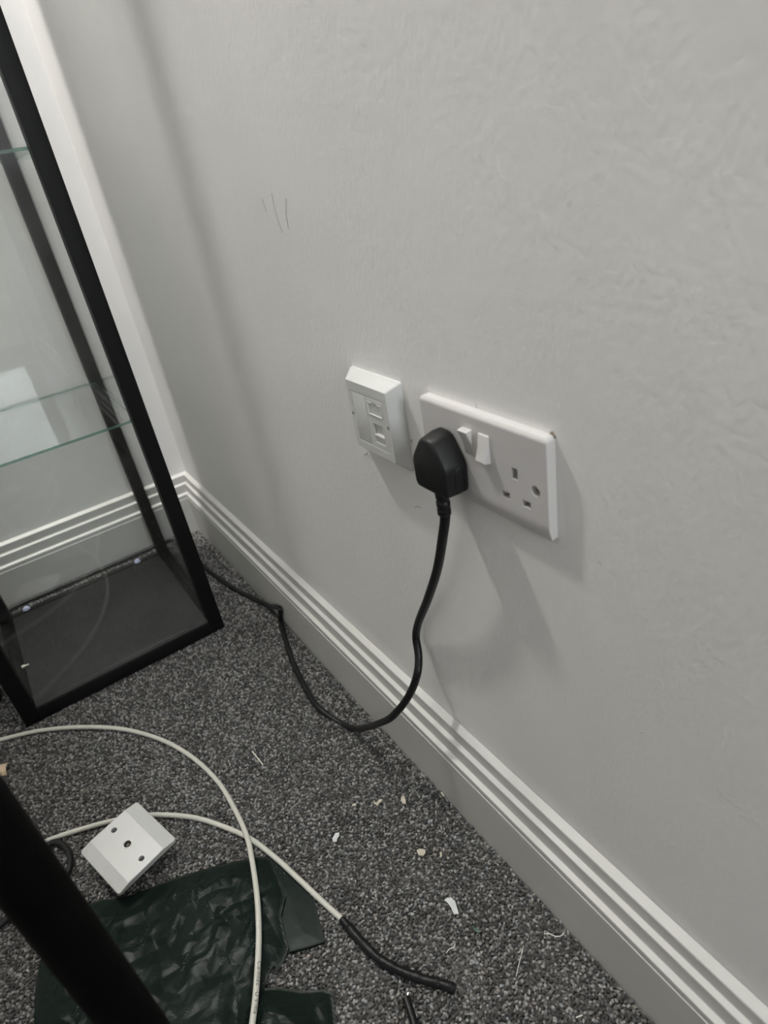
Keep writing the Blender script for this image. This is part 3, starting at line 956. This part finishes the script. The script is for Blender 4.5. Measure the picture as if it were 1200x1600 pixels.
# ------------------------------------------------------------------ black table; one leg shows, unseen rest added to shade floor and lower wall
TX0, TX1, TY0, TY1, TZ = 1.165, 2.365, -1.062, -0.362, 0.73
table = thing('table', 'black table standing on the carpet, one thick round leg shows, unseen top added for shade', 'table', ((TX0 + TX1) / 2, (TY0 + TY1) / 2, 0))
MB().box(TX0, TX1, TY0, TY1, TZ - 0.03, TZ).build('shade_tabletop', 'pole', table, bevel=0.002)
N = 32
for lx, ly in ((1.1936, -0.3896), (TX1 - 0.0286, -0.3896), (1.1936, TY0 + 0.0276), (TX1 - 0.0286, TY0 + 0.0276)):
    mb = MB()
    mb.loft([[(lx + 0.0160 * math.cos(2 * PI * k / N), ly + 0.0160 * math.sin(2 * PI * k / N), z) for k in range(N)] for z in (0.012, TZ - 0.0302)])
    leg = mb.build('leg', 'pole', table, smooth=True)
    mb = MB()
    mb.loft([[(lx + r * math.cos(2 * PI * k / N), ly + r * math.sin(2 * PI * k / N), z) for k in range(N)] for z, r in ((0, 0.0190), (0.008, 0.0195), (0.014, 0.0172), (0.016, 0.0161))])
    mb.build('foot', 'rubber', leg, smooth=True)

# ------------------------------------------------------------------ small litter on the carpet
def flake(name, label, pts, m, cat, th=0.0008, curl=0.0, z=0.001):
    """Flat irregular piece with its own thickness, slightly curled."""
    c = Vector((sum(p[0] for p in pts) / len(pts), sum(p[1] for p in pts) / len(pts), 0))
    rmax = max((Vector(p) - c).length for p in pts)
    def zz(p):
        return curl * ((Vector((p[0], p[1], 0)) - c).length / rmax) ** 2
    mb = MB()
    mb.loft([[(p[0], p[1], z + zz(p)) for p in pts], [(p[0], p[1], z + th + zz(p)) for p in pts]])
    return tag(mb.build(name, m, None), label, cat)
flake('plastic_offcut', 'white curved plastic offcut lying alone on the carpet, longest of the litter chips', [(1.1081,-0.1083,0.0030),(1.1083,-0.1046,0.0030),(1.1110,-0.1002,0.0030),(1.1171,-0.0995,0.0030),(1.1308,-0.1051,0.0030),(1.1272,-0.1095,0.0030),(1.1183,-0.1071,0.0030),(1.1137,-0.1071,0.0030)], 'chip_white', 'offcut', 0.0016, 0.001, 0.001)
flake('plastic_chip', 'small white angular plastic chip lying past the cable crossing', [(0.9550,-0.1694,0.0020),(0.9528,-0.1652,0.0020),(0.9553,-0.1608,0.0020),(0.9592,-0.1631,0.0020),(0.9606,-0.1668,0.0020),(0.9639,-0.1697,0.0020),(0.9619,-0.1734,0.0020),(0.9570,-0.1725,0.0020)], 'chip_white', 'chip', 0.0012, 0.0006)
flake('plaster_flake', 'cream square plaster flake, biggest crumb on the open carpet', [(1.0399,-0.0976,0.0030),(1.0404,-0.0930,0.0030),(1.0458,-0.0891,0.0030),(1.0490,-0.0905,0.0030),(1.0503,-0.0954,0.0030),(1.0461,-0.0992,0.0030)], 'chip_cream', 'flake', 0.0022, 0.0005)
flake('plaster_flake', 'tiny pale plaster crumb just beside the cream square flake', [(1.0595,-0.0768,0.0020),(1.0603,-0.0745,0.0020),(1.0653,-0.0774,0.0020),(1.0651,-0.0802,0.0020)], 'chip_cream', 'flake', 0.0014)
flake('plaster_flake', 'oval cream plaster flake standing nearest the skirting of the upper crumbs', [(0.9658,-0.0687,0.0030),(0.9665,-0.0650,0.0030),(0.9737,-0.0669,0.0030),(0.9784,-0.0703,0.0030),(0.9748,-0.0730,0.0030),(0.9692,-0.0722,0.0030)], 'chip_cream', 'flake', 0.0016, 0.001)
flake('plaster_flake', 'forked cream plaster crumb beside the oval flake', [(0.9464,-0.1009,0.0020),(0.9511,-0.0998,0.0020),(0.9493,-0.0945,0.0020),(0.9514,-0.0906,0.0020),(0.9540,-0.0934,0.0020),(0.9534,-0.0971,0.0020),(0.9563,-0.1011,0.0020),(0.9522,-0.1015,0.0020),(0.9497,-0.1030,0.0020)], 'chip_cream', 'flake', 0.0016, 0.0005)
flake('plaster_flake', 'faint grey cream crumb lying past the forked crumb', [(0.9304,-0.1261,0.0010),(0.9330,-0.1215,0.0010),(0.9361,-0.1224,0.0010),(0.9335,-0.1269,0.0010)], 'chip_cream', 'flake', 0.0010)
flake('plaster_flake', 'sliver of cream filler against the foot of the skirting', [(0.9939,-0.0243,0.0020),(0.9956,-0.0223,0.0020),(1.0023,-0.0233,0.0020),(1.0020,-0.0252,0.0020)], 'chip_cream', 'flake', 0.0014)
flake('plaster_flake', 'pale filler crumb at the skirting foot below the cord loop', [(0.9009,-0.0196,0.0020),(0.9052,-0.0181,0.0020),(0.9116,-0.0193,0.0020),(0.9082,-0.0214,0.0020)], 'chip_cream', 'flake', 0.0014)
flake('green_scrap', 'tiny dark green plastic scrap on the carpet near the white offcut', [(1.1486,-0.1016,0.0020),(1.1524,-0.1001,0.0020),(1.1579,-0.0975,0.0020),(1.1602,-0.0967,0.0020),(1.1586,-0.1009,0.0020),(1.1535,-0.1030,0.0020)], 'green_scrap', 'scrap', 0.0008, 0.001)
cable('wooden_splinter', 'short straight pale splinter on open carpet below the black cord', [(0.7548,-0.1968,0.0026),(0.7711,-0.1956,0.0026),(0.7888,-0.1942,0.0026)], 0.0010, 'wood', 6, 'splinter')
cable('pale_thread', 'wavy white thread on the carpet close to the skirting', [(1.2036,-0.0464,0.0020),(1.2074,-0.0416,0.0020),(1.2130,-0.0388,0.0020),(1.2163,-0.0335,0.0020),(1.2157,-0.0291,0.0020)], 0.0005, 'thread', 6, 'thread')
cable('pale_thread', 'long straight thin fibre standing in the carpet, past the wrapped tail', [(1.2149,-0.0985,0.0010),(1.2079,-0.0862,0.0040),(1.1993,-0.0723,0.0030)], 0.00035, 'thread', 6, 'thread')
cable('pale_thread', 'short bent white thread between the wrapped tail and the green scrap', [(1.1530,-0.1414,0.0020),(1.1522,-0.1363,0.0020),(1.1537,-0.1313,0.0020),(1.1520,-0.1281,0.0020)], 0.0005, 'thread', 6, 'thread')
cable('pale_thread', 'short thick white fibre by the skirting at the lower picture edge', [(1.2768,-0.0780,0.0020),(1.2779,-0.0747,0.0020),(1.2791,-0.0715,0.0020)], 0.0006, 'thread', 6, 'thread')
# curled scrap of brown card
cc = [(0.5184,-0.5164,0.0000)][0]
mb = MB()
n = 14
ax = Vector((-0.35, -0.93, 0)).normalized()
sd = Vector((0.93, -0.35, 0)).normalized()
R0 = 0.011
base = Vector((cc[0], cc[1], 0))
ro, ri = [], []
for k in range(n + 1):
    a = PI * (0.02 + 0.80 * k / n)
    for lst, r in ((ro, R0), (ri, R0 - 0.0009)):
        lst.append(sd * (r * math.cos(a)) + Vector((0, 0, 0.001 + r * math.sin(a))))
prof2 = ro + ri[::-1]
mb.loft([[base + q for q in prof2], [base + ax * 0.07 + q for q in prof2]])
tag(mb.build('cardboard_scrap', 'card', None, smooth=True, sharp=40), 'curled scrap of brown card on the carpet behind the black table leg', 'scrap')

# ------------------------------------------------------------------ ceiling downlights (out of frame, they light the room)
for i, (x, y, pw) in enumerate(DOWN):
    t = thing('ceiling_downlight', ['small round downlight in the ceiling above the display cabinet', 'round ceiling downlight close over the double socket wall'][i], 'light', (x, y, ROOM_Z))
    mb = MB()
    sg = 28
    mb.loft([[(x + r * math.cos(2 * PI * k / sg), y + r * math.sin(2 * PI * k / sg), z) for k in range(sg)] for r, z in ((0.078, ROOM_Z), (0.077, ROOM_Z - 0.004), (0.063, ROOM_Z - 0.005), (0.062, ROOM_Z - 0.001))], cap0=False, cap1=False)
    mb.build('trim_ring', 'window_pvc', t, smooth=True)
    l = area('lamp', (x, y, ROOM_Z - 0.006), (0, 0, -1), 0.12, 0.12, pw, (1.0, 0.965, 0.92), 'DISK')
    l.parent = t
    l.matrix_parent_inverse = t.matrix_basis.inverted()
